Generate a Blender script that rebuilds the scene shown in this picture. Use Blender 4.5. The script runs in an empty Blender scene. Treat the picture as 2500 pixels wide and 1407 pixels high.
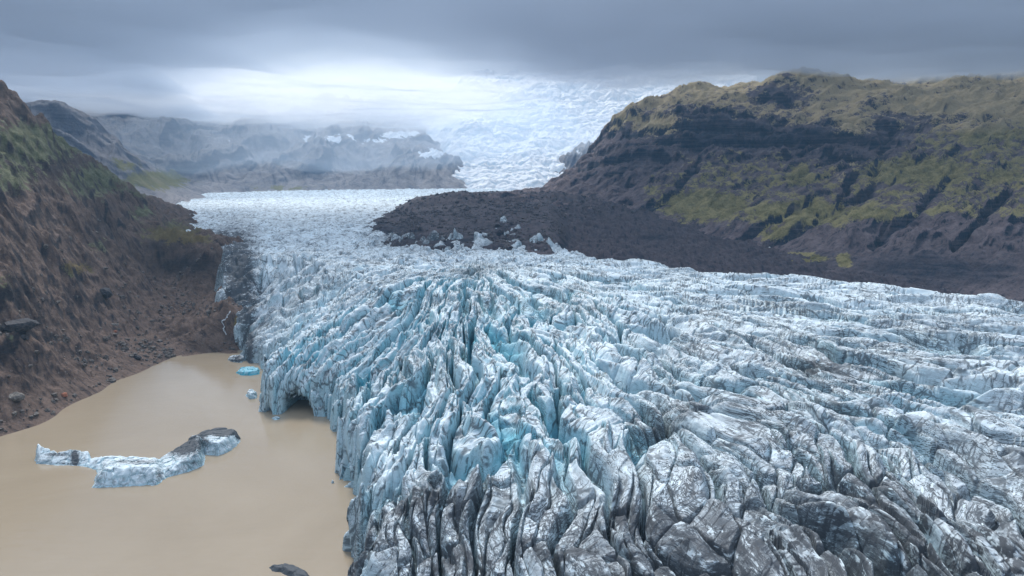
import bpy, math, random
import numpy as np

# ------------------------------------------------------------------ camera, sky, sun, exposure
sc = bpy.context.scene
CAM_Z, LENS, HORIZON = 100.0, 24.0, 450.0
F = LENS / 36.0 * 2500.0                      # focal length in photograph pixels (2500 wide)
PITCH = math.atan((703.5 - HORIZON) / F)
cam_data = bpy.data.cameras.new('camera')
cam_data.lens = LENS; cam_data.sensor_width = 36.0
cam_data.clip_start = 1.0; cam_data.clip_end = 30000.0
cam = bpy.data.objects.new('camera', cam_data)
sc.collection.objects.link(cam)
cam.location = (0, 0, CAM_Z)
cam.rotation_euler = (math.pi / 2 - PITCH, 0, 0)
sc.camera = cam

SUN_EL, SUN_AZ = math.radians(48), math.radians(-20)     # azimuth from +Y (view direction) to +X
sun_data = bpy.data.lights.new('sun', 'SUN')
sun_data.energy = 3.0; sun_data.angle = math.radians(16); sun_data.color = (1.0, 0.96, 0.9)
sun = bpy.data.objects.new('sun', sun_data)
sc.collection.objects.link(sun)
sun.rotation_euler = (math.pi / 2 - SUN_EL, 0, math.pi - SUN_AZ)

world = bpy.data.worlds.new('World'); sc.world = world
world.use_nodes = True
wn = world.node_tree; wn.nodes.clear()
sc.view_settings.view_transform = 'Standard'
sc.view_settings.look = 'None'
sc.view_settings.exposure = 0.42
sc.view_settings.gamma = 1.0
sc.cycles.use_denoising = True
sc.cycles.max_bounces = 8
sc.cycles.diffuse_bounces = 4
sc.cycles.volume_bounces = 4
sc.cycles.transparent_max_bounces = 8


def N(nt, kind, **kw):
    n = nt.nodes.new(kind)
    for k, v in kw.items():
        if k.startswith('i_'):
            key = k[2:]
            n.inputs[int(key) if key.isdigit() else key].default_value = v
        else:
            setattr(n, k, v)
    return n


def L(nt, a, b):
    nt.links.new(a, b)


def mathn(nt, op, a, b=None, clamp=False):
    n = nt.nodes.new('ShaderNodeMath'); n.operation = op; n.use_clamp = clamp
    for i, v in enumerate((a, b)):
        if v is None: continue
        if isinstance(v, (int, float)): n.inputs[i].default_value = v
        else: nt.links.new(v, n.inputs[i])
    return n.outputs[0]


def mixc(nt, fac, a, b, blend='MIX'):
    n = nt.nodes.new('ShaderNodeMix'); n.data_type = 'RGBA'; n.blend_type = blend
    for s, v in ((n.inputs[0], fac), (n.inputs[6], a), (n.inputs[7], b)):
        if isinstance(v, (int, float)): s.default_value = v
        elif isinstance(v, tuple): s.default_value = v if len(v) == 4 else v + (1,)
        else: nt.links.new(v, s)
    return n.outputs[2]


def smooth(nt, val, lo, hi):
    n = nt.nodes.new('ShaderNodeMapRange'); n.interpolation_type = 'SMOOTHSTEP'
    n.inputs[1].default_value = lo; n.inputs[2].default_value = hi
    nt.links.new(val, n.inputs[0])
    return n.outputs[0]


def noise(nt, vec, scale, detail=4, rough=0.55, dist=0.0):
    n = nt.nodes.new('ShaderNodeTexNoise')
    n.inputs['Scale'].default_value = scale; n.inputs['Detail'].default_value = detail
    n.inputs['Roughness'].default_value = rough; n.inputs['Distortion'].default_value = dist
    if vec is not None: nt.links.new(vec, n.inputs['Vector'])
    return n.outputs[0]


def mapping(nt, vec, scale=(1, 1, 1), loc=(0, 0, 0)):
    n = nt.nodes.new('ShaderNodeMapping')
    n.inputs['Scale'].default_value = scale; n.inputs['Location'].default_value = loc
    nt.links.new(vec, n.inputs['Vector'])
    return n.outputs[0]


# overcast sky: a clear Sky Texture almost wholly covered by grey cloud, bright low over the ice-cap
tc = N(wn, 'ShaderNodeTexCoord')
sky = N(wn, 'ShaderNodeTexSky', sky_type='NISHITA', sun_disc=False)
sky.sun_elevation = SUN_EL; sky.sun_rotation = SUN_AZ
skyd = mixc(wn, 1.0, sky.outputs[0], (0.1, 0.1, 0.1), 'MULTIPLY')
sep = N(wn, 'ShaderNodeSeparateXYZ'); L(wn, tc.outputs['Generated'], sep.inputs[0])
sx, sy, sz = sep.outputs
den = mathn(wn, 'MAXIMUM', mathn(wn, 'ADD', sz, 0.12), 0.05)
comb = N(wn, 'ShaderNodeCombineXYZ')
L(wn, mathn(wn, 'DIVIDE', sx, den), comb.inputs[0]); L(wn, mathn(wn, 'DIVIDE', sy, den), comb.inputs[1])
cl = noise(wn, comb.outputs[0], 0.55, 5, 0.5, 0.3)
glow_dir = N(wn, 'ShaderNodeVectorMath', operation='DOT_PRODUCT')
gd = (math.sin(math.radians(-10)), math.cos(math.radians(-10)), 0.09)
L(wn, tc.outputs['Generated'], glow_dir.inputs[0]); glow_dir.inputs[1].default_value = gd
glow = smooth(wn, glow_dir.outputs['Value'], 0.955, 1.0)
low = mathn(wn, 'SUBTRACT', 1.0, smooth(wn, sz, 0.08, 0.26))
glow = mathn(wn, 'MULTIPLY', glow, low)
grey = mixc(wn, smooth(wn, cl, 0.3, 0.7), (0.14, 0.18, 0.25), (0.32, 0.37, 0.45))
up = smooth(wn, sz, 0.25, 0.9)
grey = mixc(wn, up, grey, (0.76, 0.87, 1.03))
cloudy = mixc(wn, glow, grey, (0.95, 1.0, 1.05))
skyc = mixc(wn, 0.93, skyd, cloudy)
bg = N(wn, 'ShaderNodeBackground'); bg.inputs[1].default_value = 1.0
L(wn, skyc, bg.inputs[0])
wo = N(wn, 'ShaderNodeOutputWorld'); L(wn, bg.outputs[0], wo.inputs[0])

# ------------------------------------------------------------------ helpers: projection, noise, meshes
CP, SP = math.cos(PITCH), math.sin(PITCH)


def ray(px, py):
    cx, cy = (px - 1250.0) / F, (703.5 - py) / F
    return np.array((cx, CP + cy * SP, -SP + cy * CP))


def at_z(px, py, z):
    d = ray(px, py); t = (z - CAM_Z) / d[2]
    return np.array((0, 0, CAM_Z)) + d * t


def at_y(px, py, y):
    d = ray(px, py); t = y / d[1]
    return np.array((0, 0, CAM_Z)) + d * t


def to_px(X, Y, Z):
    zz = Z - CAM_Z
    f = Y * CP - zz * SP
    u = Y * SP + zz * CP
    f = np.maximum(f, 1.0)
    return 1250 + F * X / f, 703.5 - F * u / f


def perm(seed):
    return np.random.RandomState(seed).permutation(4096)


_T = {}


def tables(seed):
    if seed not in _T:
        rs = np.random.RandomState(seed)
        p = rs.permutation(4096).astype(np.int32)
        a = rs.rand(4096) * 2 * np.pi
        _T[seed] = (p, np.cos(a).astype(np.float32), np.sin(a).astype(np.float32), rs.rand(6, 4096).astype(np.float32))
    return _T[seed]


def hsh(p, ix, iy):
    return p[(p[ix & 4095] + iy) & 4095]


def perlin(x, y, seed=1):
    p, gx, gy, _ = tables(seed)
    x = np.asarray(x, np.float32); y = np.asarray(y, np.float32)
    x0 = np.floor(x); y0 = np.floor(y)
    fx, fy = x - x0, y - y0
    ix, iy = x0.astype(np.int32), y0.astype(np.int32)
    u = fx * fx * fx * (fx * (fx * 6 - 15) + 10)
    v = fy * fy * fy * (fy * (fy * 6 - 15) + 10)

    def g(dx, dy):
        h = hsh(p, ix + dx, iy + dy)
        return gx[h] * (fx - dx) + gy[h] * (fy - dy)
    a = g(0, 0); b = g(1, 0); c = g(0, 1); d = g(1, 1)
    return (a + u * (b - a) + v * ((c + u * (d - c)) - (a + u * (b - a)))) * 1.5


def fbm(x, y, seed=1, octv=5, gain=0.5, lac=2.03):
    s = 0; a = 1.0; k = 1.0
    for i in range(octv):
        s = s + a * perlin(x * k + 17.3 * i, y * k - 9.1 * i, seed + i)
        a *= gain; k *= lac
    return s


def ridged(x, y, seed=1, octv=5, gain=0.5, lac=2.03):
    s = 0; a = 1.0; k = 1.0; w = 1.0
    for i in range(octv):
        n = 1 - np.abs(perlin(x * k + 31.7 * i, y * k + 5.3 * i, seed + i))
        n = n * n * w
        s = s + a * n
        w = np.clip(n * 1.6, 0, 1)
        a *= gain; k *= lac
    return s


def worley(x, y, seed=1, jit=0.9):
    p, _, _, r = tables(seed)
    x = np.asarray(x, np.float32); y = np.asarray(y, np.float32)
    ix = np.floor(x).astype(np.int32); iy = np.floor(y).astype(np.int32)
    f1 = np.full(x.shape, 9.0, np.float32); f2 = f1.copy()
    cid = np.zeros(x.shape, np.int32); ddx = np.zeros(x.shape, np.float32); ddy = ddx.copy()
    for a in (-1, 0, 1):
        for b in (-1, 0, 1):
            h = hsh(p, ix + a, iy + b)
            dx = x - (ix + a + 0.5 + jit * (r[0][h] - 0.5))
            dy = y - (iy + b + 0.5 + jit * (r[1][h] - 0.5))
            d = np.sqrt(dx * dx + dy * dy)
            m = d < f1
            f2 = np.where(m, f1, np.minimum(f2, d))
            f1 = np.where(m, d, f1)
            cid = np.where(m, h, cid); ddx = np.where(m, dx, ddx); ddy = np.where(m, dy, ddy)
    return f1, f2, r[2][cid], r[3][cid], r[4][cid], ddx, ddy


def sstep(a, b, x):
    t = np.clip((x - a) / (b - a), 0, 1)
    return t * t * (3 - 2 * t)


def rbf(points, reg=1e-3):
    """smooth surface z(x,y) through 3-D control points"""
    P = np.array(points, float)
    s = 300.0
    A = P[:, :2] / s
    n = len(P)
    if n < 4:
        def g(X, Y):
            w = [1.0 / ((X - p[0]) ** 2 + (Y - p[1]) ** 2 + 0.3) for p in P]
            return sum(a * p[2] for a, p in zip(w, P)) / sum(w)
        return g
    D = np.sqrt(((A[:, None] - A[None]) ** 2).sum(-1) + 0.004)
    M = np.zeros((n + 3, n + 3))
    M[:n, :n] = -D + np.eye(n) * reg
    M[:n, n] = 1; M[:n, n + 1:] = A; M[n, :n] = 1; M[n + 1:, :n] = A.T
    w = np.linalg.solve(M, np.concatenate([P[:, 2], np.zeros(3)]))

    def f(X, Y):
        X = np.asarray(X, np.float32) / s; Y = np.asarray(Y, np.float32) / s
        out = w[n] + w[n + 1] * X + w[n + 2] * Y
        for i in range(n):
            out = out - w[i] * np.sqrt((X - A[i, 0]) ** 2 + (Y - A[i, 1]) ** 2 + 0.004)
        return out
    return f


def seg_dist(X, Y, poly):
    """distance to an open polyline and side (positive on the right of its direction)"""
    best = np.full(np.shape(X), 1e9, np.float32); side = np.zeros(np.shape(X), np.float32)
    for (ax, ay), (bx, by) in zip(poly[:-1], poly[1:]):
        vx, vy = bx - ax, by - ay
        t = np.clip(((X - ax) * vx + (Y - ay) * vy) / (vx * vx + vy * vy + 1e-9), 0, 1)
        dx, dy = X - (ax + t * vx), Y - (ay + t * vy)
        d = np.sqrt(dx * dx + dy * dy)
        cr = vy * (X - ax) - vx * (Y - ay)
        m = d < best - 1e-4
        side = np.where(m, np.sign(cr), side); best = np.where(m, d, best)
    return best * side


def inside(X, Y, poly):
    r = np.zeros(np.shape(X), bool)
    for (ax, ay), (bx, by) in zip(poly, poly[1:] + poly[:1]):
        c = ((ay > Y) != (by > Y)) & (X < (bx - ax) * (Y - ay) / (by - ay + 1e-12) + ax)
        r ^= c
    return r


def blobs(PX, PY, lst):
    """soft patches: (centre x, centre y, radius x, radius y, weight)"""
    s = np.zeros(PX.shape, np.float32)
    for cx, cy, rx, ry, w in lst:
        s = np.maximum(s, w * np.exp(-(((PX - cx) / rx) ** 2 + ((PY - cy) / ry) ** 2)))
    return s


def link(ob, parent=None):
    sc.collection.objects.link(ob)
    if parent is not None: ob.parent = parent
    return ob


def mesh_from(name, V, Fq, mat, attrs=None, smooth_shade=True, parent=None):
    me = bpy.data.meshes.new(name)
    V = np.asarray(V, np.float32).reshape(-1, 3); Fq = np.asarray(Fq, np.int32)
    k = Fq.shape[1]
    me.vertices.add(len(V)); me.vertices.foreach_set('co', V.ravel())
    me.loops.add(Fq.size); me.loops.foreach_set('vertex_index', Fq.ravel())
    me.polygons.add(len(Fq))
    me.polygons.foreach_set('loop_start', np.arange(0, Fq.size, k, dtype=np.int32))
    me.polygons.foreach_set('use_smooth', np.full(len(Fq), smooth_shade, bool))
    me.update(calc_edges=True)
    for an, av in (attrs or {}).items():
        av = np.asarray(av, np.float32)
        if av.ndim > 1 and av.shape[-1] == 3:
            a = me.attributes.new(an, 'FLOAT_VECTOR', 'POINT'); a.data.foreach_set('vector', av.reshape(-1, 3).ravel())
        else:
            a = me.attributes.new(an, 'FLOAT', 'POINT'); a.data.foreach_set('value', av.ravel())
    me.materials.append(mat)
    return link(bpy.data.objects.new(name, me), parent)


def grid_mesh(name, X, Y, Z, mat, keep=None, attrs=None, **kw):
    n, m = X.shape
    V = np.stack([X, Y, Z], -1).reshape(-1, 3)
    idx = np.arange(n * m, dtype=np.int32).reshape(n, m)
    q = np.stack([idx[:-1, :-1], idx[:-1, 1:], idx[1:, 1:], idx[1:, :-1]], -1)
    if keep is not None:
        k = keep[:-1, :-1] | keep[:-1, 1:] | keep[1:, 1:] | keep[1:, :-1]
        q = q[k]
    q = q.reshape(-1, 4)
    used = np.zeros(n * m, bool); used[q.ravel()] = True
    remap = np.cumsum(used) - 1
    at = {}
    for an, av in (attrs or {}).items():
        av = np.asarray(av, np.float32)
        at[an] = av.reshape(n * m, -1)[used] if av.ndim == 3 else av.reshape(-1)[used]
    return mesh_from(name, V[used], remap[q][:, ::-1] if False else remap[q], mat, at, **kw)


def polar(az0, az1, na, d0, d1, step0, step1, dfine=0):
    """fan-shaped grid about the camera's foot: finer near, coarser far"""
    ds = [d0]; dm = max(d0, dfine)
    while ds[-1] < d1:
        t = min(1, max(0, math.log(ds[-1] / dm) / math.log(d1 / dm)))
        ds.append(ds[-1] * (1 + step0 + (step1 - step0) * t))
    ds = np.array(ds, np.float32)
    az = np.radians(np.linspace(az0, az1, na)).astype(np.float32)
    D, A = np.meshgrid(ds, az, indexing='ij')
    return D * np.sin(A), D * np.cos(A), D, A


def structure(o):
    o['kind'] = 'structure'; return o


def thing(o, label, cat, group=None):
    o['label'] = label; o['category'] = cat
    if group: o['group'] = group
    return o


# ------------------------------------------------------------------ materials
def new_mat(name):
    m = bpy.data.materials.new(name); m.use_nodes = True
    nt = m.node_tree
    return m, nt, nt.nodes['Principled BSDF']


def attr(nt, name, out='Fac'):
    n = nt.nodes.new('ShaderNodeAttribute'); n.attribute_name = name
    return n.outputs[out]


def bump(nt, bsdf, height, strength, dist):
    b = nt.nodes.new('ShaderNodeBump'); b.inputs['Strength'].default_value = strength
    b.inputs['Distance'].default_value = dist
    nt.links.new(height, b.inputs['Height']); nt.links.new(b.outputs[0], bsdf.inputs['Normal'])


def ice_material(name):
    """attributes: flow (across, along, height), dirt, clean (fresh blue ice), cut (crevasse walls)"""
    m, nt, bs = new_mat(name)
    geo = N(nt, 'ShaderNodeNewGeometry')
    pos = geo.outputs['Position']
    sepn = N(nt, 'ShaderNodeSeparateXYZ'); L(nt, geo.outputs['Normal'], sepn.inputs[0])
    steep = mathn(nt, 'SUBTRACT', 1.0, sepn.outputs[2])
    flow = attr(nt, 'flow', 'Vector'); dirt = attr(nt, 'dirt'); clean = attr(nt, 'clean'); cut = attr(nt, 'cut')

    def warp(vec, scale, amt, detail=3):
        w = N(nt, 'ShaderNodeTexNoise'); w.inputs['Scale'].default_value = scale; w.inputs['Detail'].default_value = detail
        L(nt, vec, w.inputs['Vector'])
        o = N(nt, 'ShaderNodeVectorMath', operation='MULTIPLY_ADD')
        L(nt, w.outputs['Color'], o.inputs[0]); o.inputs[1].default_value = (amt, amt, amt); L(nt, vec, o.inputs[2])
        return o.outputs[0]
    fw = warp(flow, 0.08, 6.0)
    # foliation: dirt bands that follow the layers of the ice
    f1 = noise(nt, mapping(nt, fw, (0.9, 0.09, 0.7)), 1.0, 5, 0.65)
    f2 = noise(nt, mapping(nt, fw, (0.16, 0.55, 1.0), (40, 3, 7)), 0.8, 5, 0.65)
    spot = noise(nt, pos, 0.35, 6, 0.65)
    blot = noise(nt, pos, 0.07, 5, 0.6)
    band = mathn(nt, 'MAXIMUM', f1, f2)
    amount = mathn(nt, 'ADD', mathn(nt, 'MULTIPLY', dirt, 0.30), -0.435)
    tot = mathn(nt, 'ADD', mathn(nt, 'ADD', mathn(nt, 'MULTIPLY', band, 1.05), mathn(nt, 'MULTIPLY', spot, 0.12)), mathn(nt, 'ADD', amount, 0.065))

    def lines(f, base, gain):
        w = mathn(nt, 'MAXIMUM', mathn(nt, 'ADD', mathn(nt, 'MULTIPLY', dirt, gain), base), 0.002)
        d = mathn(nt, 'DIVIDE', mathn(nt, 'ABSOLUTE', mathn(nt, 'SUBTRACT', f, 0.5)), w)
        return mathn(nt, 'SUBTRACT', 1.0, smooth(nt, d, 0.35, 1.0))
    f3 = noise(nt, mapping(nt, fw, (0.45, 0.045, 0.5), (11, 5, 3)), 1.0, 4, 0.6)
    ash = mathn(nt, 'MAXIMUM', lines(f1, -0.004, 0.066), lines(f3, -0.004, 0.050))
    ash = mathn(nt, 'MAXIMUM', ash, mathn(nt, 'MULTIPLY', lines(f2, -0.005, 0.050), 0.85))
    ash = mathn(nt, 'MULTIPLY', ash, smooth(nt, blot, 0.32, 0.52))
    heavy = mathn(nt, 'MULTIPLY', smooth(nt, tot, 0.42, 0.54), smooth(nt, dirt, 0.45, 0.80))
    bandf = mathn(nt, 'MAXIMUM', mathn(nt, 'MULTIPLY', ash, 0.95), heavy)
    dust = smooth(nt, tot, 0.22, 0.56)
    # thin cracks across and along the ridges, filled with dirt
    def cracks(sc_, wd, loc):
        v = N(nt, 'ShaderNodeTexVoronoi', feature='DISTANCE_TO_EDGE', voronoi_dimensions='3D')
        v.inputs['Scale'].default_value = 1.0
        L(nt, mapping(nt, warp(flow, 0.35, 2.6, 4), sc_, loc), v.inputs['Vector'])
        return mathn(nt, 'SUBTRACT', 1.0, smooth(nt, v.outputs['Distance'], wd * 0.25, wd))
    k1 = mathn(nt, 'MULTIPLY', cracks((0.14, 0.50, 0.12), 0.10, (0, 0, 0)), smooth(nt, noise(nt, pos, 0.12, 3), 0.42, 0.56))
    k2 = mathn(nt, 'MULTIPLY', cracks((0.33, 0.07, 0.10), 0.07, (5, 9, 2)), smooth(nt, noise(nt, pos, 0.16, 3), 0.46, 0.6))
    k = mathn(nt, 'MULTIPLY', mathn(nt, 'MAXIMUM', k1, k2), attr(nt, 'veins'))
    white = mixc(nt, spot, (0.54, 0.67, 0.75), (0.74, 0.81, 0.85))
    white = mixc(nt, mathn(nt, 'MULTIPLY', dust, 0.70), white, mixc(nt, blot, (0.26, 0.29, 0.33), (0.42, 0.45, 0.48)))
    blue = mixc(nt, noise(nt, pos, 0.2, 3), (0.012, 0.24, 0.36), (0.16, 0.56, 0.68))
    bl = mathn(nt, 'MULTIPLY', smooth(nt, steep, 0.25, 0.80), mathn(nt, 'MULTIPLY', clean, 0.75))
    bl = mathn(nt, 'MAXIMUM', bl, mathn(nt, 'MULTIPLY', cut, mathn(nt, 'ADD', mathn(nt, 'MULTIPLY', clean, 0.85), 0.15)))  # crevasses: fresh ice, plus blue of light inside the ice put into the colour
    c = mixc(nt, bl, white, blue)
    dcol = mixc(nt, noise(nt, pos, 0.6, 5, 0.65), (0.010, 0.016, 0.026), (0.07, 0.075, 0.085))
    c = mixc(nt, mathn(nt, 'MULTIPLY', mathn(nt, 'MAXIMUM', bandf, k), 0.92), c, dcol)
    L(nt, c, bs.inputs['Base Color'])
    bs.inputs['Roughness'].default_value = 0.65
    bs.inputs['Specular IOR Level'].default_value = 0.12
    hgt = mathn(nt, 'ADD', noise(nt, pos, 0.9, 6, 0.7), mathn(nt, 'MULTIPLY', f2, 0.6))
    bump(nt, bs, mathn(nt, 'SUBTRACT', hgt, mathn(nt, 'MULTIPLY', k, 0.6)), 0.4, 0.45)
    return m


def rock_material(name, cols, strata=0.0, bump_d=3.0, nscale=1.0, c0=0.30, g0=0.38, gn=1.3):
    """cols: dark rock, pale rock, scree, grass dark, grass pale; masks come from mesh attributes"""
    m, nt, bs = new_mat(name)
    geo = N(nt, 'ShaderNodeNewGeometry'); pos = geo.outputs['Position']
    sepn = N(nt, 'ShaderNodeSeparateXYZ'); L(nt, geo.outputs['Normal'], sepn.inputs[0])
    steep = mathn(nt, 'SUBTRACT', 1.0, sepn.outputs[2])
    big = noise(nt, pos, 0.012 * nscale, 6, 0.6, 0.4)
    mid = noise(nt, pos, 0.06 * nscale, 7, 0.65, 0.2)
    fine = noise(nt, pos, 0.5 * nscale, 6, 0.7)
    layer = noise(nt, mapping(nt, pos, (0.012, 0.012, 0.28)), nscale, 5, 0.6, 0.3)
    rockf = mathn(nt, 'ADD', mathn(nt, 'MULTIPLY', layer, strata), mathn(nt, 'MULTIPLY', mid, 1 - strata))
    rock = mixc(nt, smooth(nt, rockf, 0.42, 0.70), cols[0], mixc(nt, 0.55, cols[1], cols[0]))
    streak = noise(nt, mapping(nt, attr(nt, 'flow', 'Vector'), (0.16 * nscale, 0.03 * nscale, 0.0)), 1.0, 6, 0.68, 0.3)
    scree = mixc(nt, smooth(nt, mathn(nt, 'ADD', mathn(nt, 'MULTIPLY', mid, 0.4), mathn(nt, 'MULTIPLY', streak, 0.6)), 0.36, 0.62), cols[2], cols[1])
    scree = mixc(nt, mathn(nt, 'MULTIPLY', smooth(nt, streak, 0.46, 0.36), 0.6), scree, cols[0])
    peb = noise(nt, mapping(nt, attr(nt, 'flow', 'Vector'), (0.5, 0.16, 0.5)), nscale * 0.6, 5, 0.75)
    scree = mixc(nt, smooth(nt, peb, 0.60, 0.72), scree, mixc(nt, 0.5, cols[1], (0.4, 0.38, 0.38)))
    scree = mixc(nt, mathn(nt, 'MULTIPLY', smooth(nt, peb, 0.44, 0.34), 0.7), scree, cols[0])
    cliff = mathn(nt, 'MAXIMUM', attr(nt, 'cliff'), smooth(nt, mathn(nt, 'ADD', steep, mathn(nt, 'MULTIPLY', mathn(nt, 'SUBTRACT', mid, 0.5), 0.4)), c0, c0 + 0.22))
    c = mixc(nt, cliff, scree, rock)
    c = mixc(nt, smooth(nt, fine, 0.25, 0.75), mixc(nt, 0.35, c, cols[0]), mixc(nt, 0.12, c, cols[1]))
    gr = mixc(nt, smooth(nt, mathn(nt, 'ADD', mathn(nt, 'MULTIPLY', mid, 0.6), mathn(nt, 'MULTIPLY', fine, 0.4)), 0.35, 0.65), cols[3], cols[4])
    gm = mathn(nt, 'ADD', attr(nt, 'grass'), mathn(nt, 'ADD', mathn(nt, 'MULTIPLY', mathn(nt, 'SUBTRACT', mid, 0.5), gn), mathn(nt, 'MULTIPLY', mathn(nt, 'SUBTRACT', fine, 0.5), 0.7)))
    gm = mathn(nt, 'MULTIPLY', smooth(nt, gm, 0.40, 0.54), mathn(nt, 'SUBTRACT', 1.0, smooth(nt, steep, g0, g0 + 0.22)))
    gr = mixc(nt, smooth(nt, mathn(nt, 'ADD', attr(nt, 'tan'), mathn(nt, 'MULTIPLY', mathn(nt, 'SUBTRACT', big, 0.5), 0.6)), 0.3, 0.7), gr, mixc(nt, fine, cols[5], cols[6]))
    c = mixc(nt, gm, c, gr)
    sn = smooth(nt, mathn(nt, 'ADD', attr(nt, 'snow'), mathn(nt, 'MULTIPLY', mathn(nt, 'SUBTRACT', mid, 0.5), 0.5)), 0.48, 0.56)
    c = mixc(nt, sn, c, (0.82, 0.86, 0.9))
    L(nt, c, bs.inputs['Base Color'])
    bs.inputs['Roughness'].default_value = 0.9
    bs.inputs['Specular IOR Level'].default_value = 0.15
    bump(nt, bs, mathn(nt, 'ADD', mathn(nt, 'MULTIPLY', mid, 1.0), mathn(nt, 'MULTIPLY', fine, 0.35)), 0.8, bump_d)
    return m


M_ice = ice_material('glacier_ice')
M_hill = rock_material('hill_rock', ((0.020, 0.022, 0.030), (0.195, 0.138, 0.112), (0.10, 0.066, 0.052), (0.045, 0.052, 0.025), (0.185, 0.19, 0.115), (0.09, 0.07, 0.03), (0.20, 0.15, 0.07)), 0.45, 2.5, 2.0, 0.46, 0.5)
M_mount = rock_material('mountain_rock', ((0.006, 0.020, 0.040), (0.27, 0.21, 0.205), (0.125, 0.095, 0.10), (0.11, 0.10, 0.035), (0.36, 0.305, 0.145), (0.28, 0.215, 0.12), (0.62, 0.49, 0.29)), 0.6, 6.0, 1.0, 0.30, 0.44, 1.35)
M_range = rock_material('far_rock', ((0.08, 0.095, 0.13), (0.36, 0.33, 0.32), (0.22, 0.20, 0.20), (0.12, 0.13, 0.05), (0.22, 0.20, 0.10), (0.15, 0.13, 0.09), (0.3, 0.26, 0.18)), 0.5, 12.0, 0.4)
M_mor = rock_material('moraine_debris', ((0.010, 0.017, 0.030), (0.115, 0.092, 0.098), (0.050, 0.042, 0.050), (0.06, 0.07, 0.03), (0.12, 0.12, 0.06), (0.1, 0.08, 0.05), (0.2, 0.16, 0.1)), 0.1, 2.0, 1.6)

# ------------------------------------------------------------------ glacier
Q = 1.0                                           # mesh resolution factor
plateau_ctl = [(1050, 620, 48), (430, 492, 66), (560, 520, 61), (700, 479, 73), (1000, 475, 77), (900, 545, 57), (700, 560, 56),
               (650, 650, 47), (625, 790, 20), (650, 740, 34), (650, 850, 14), (800, 800, 34), (1000, 800, 40), (1250, 800, 42), (900, 950, 25),
               (760, 930, 17), (1100, 1000, 33), (1400, 1000, 36), (1800, 900, 40), (1700, 680, 46), (2100, 715, 46), (2500, 757, 46),
               (2500, 1000, 40), (2000, 1200, 33), (1400, 1300, 28), (1000, 1250, 22), (930, 1380, 14), (1500, 1400, 26), (2400, 1400, 30),
               (1350, 610, 50), (1200, 580, 52), (300, 480, 68), (850, 620, 48), (850, 700, 42)]
plateau = rbf([tuple(at_z(*c)) for c in plateau_ctl] + [(100, 60, 22), (0, 60, 10), (1200, 1900, 92), (0, 1900, 87), (-900, 1900, 86)])
SHORE_PX = [(300, 820), (450, 838), (540, 850), (575, 868), (572, 882), (610, 886), (650, 905), (690, 905), (640, 945), (626, 985), (625, 1008), (675, 1013),
            (740, 1015), (800, 1019), (806, 1062), (830, 1068), (825, 1110), (812, 1150), (820, 1182), (865, 1200),
            (872, 1235), (850, 1320), (862, 1410)]
SHORE = [tuple(at_z(x, y, 0)[:2]) for x, y in SHORE_PX]
SHORE.append((SHORE[-1][0] * 0.8, 55.0))


MARGIN_PX = [(566, 876, 3), (586, 850, 7), (606, 800, 15), (602, 740, 28), (566, 690, 40), (549, 640, 48), (541, 600, 52), (500, 568, 56), (430, 545, 59),
             (412, 522, 62), (428, 498, 66)]
MARGIN = [tuple(at_z(*c)[:2]) for c in MARGIN_PX]
MARGIN.append((MARGIN[-1][0] * 2.2, MARGIN[-1][1] * 2.2))


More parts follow.
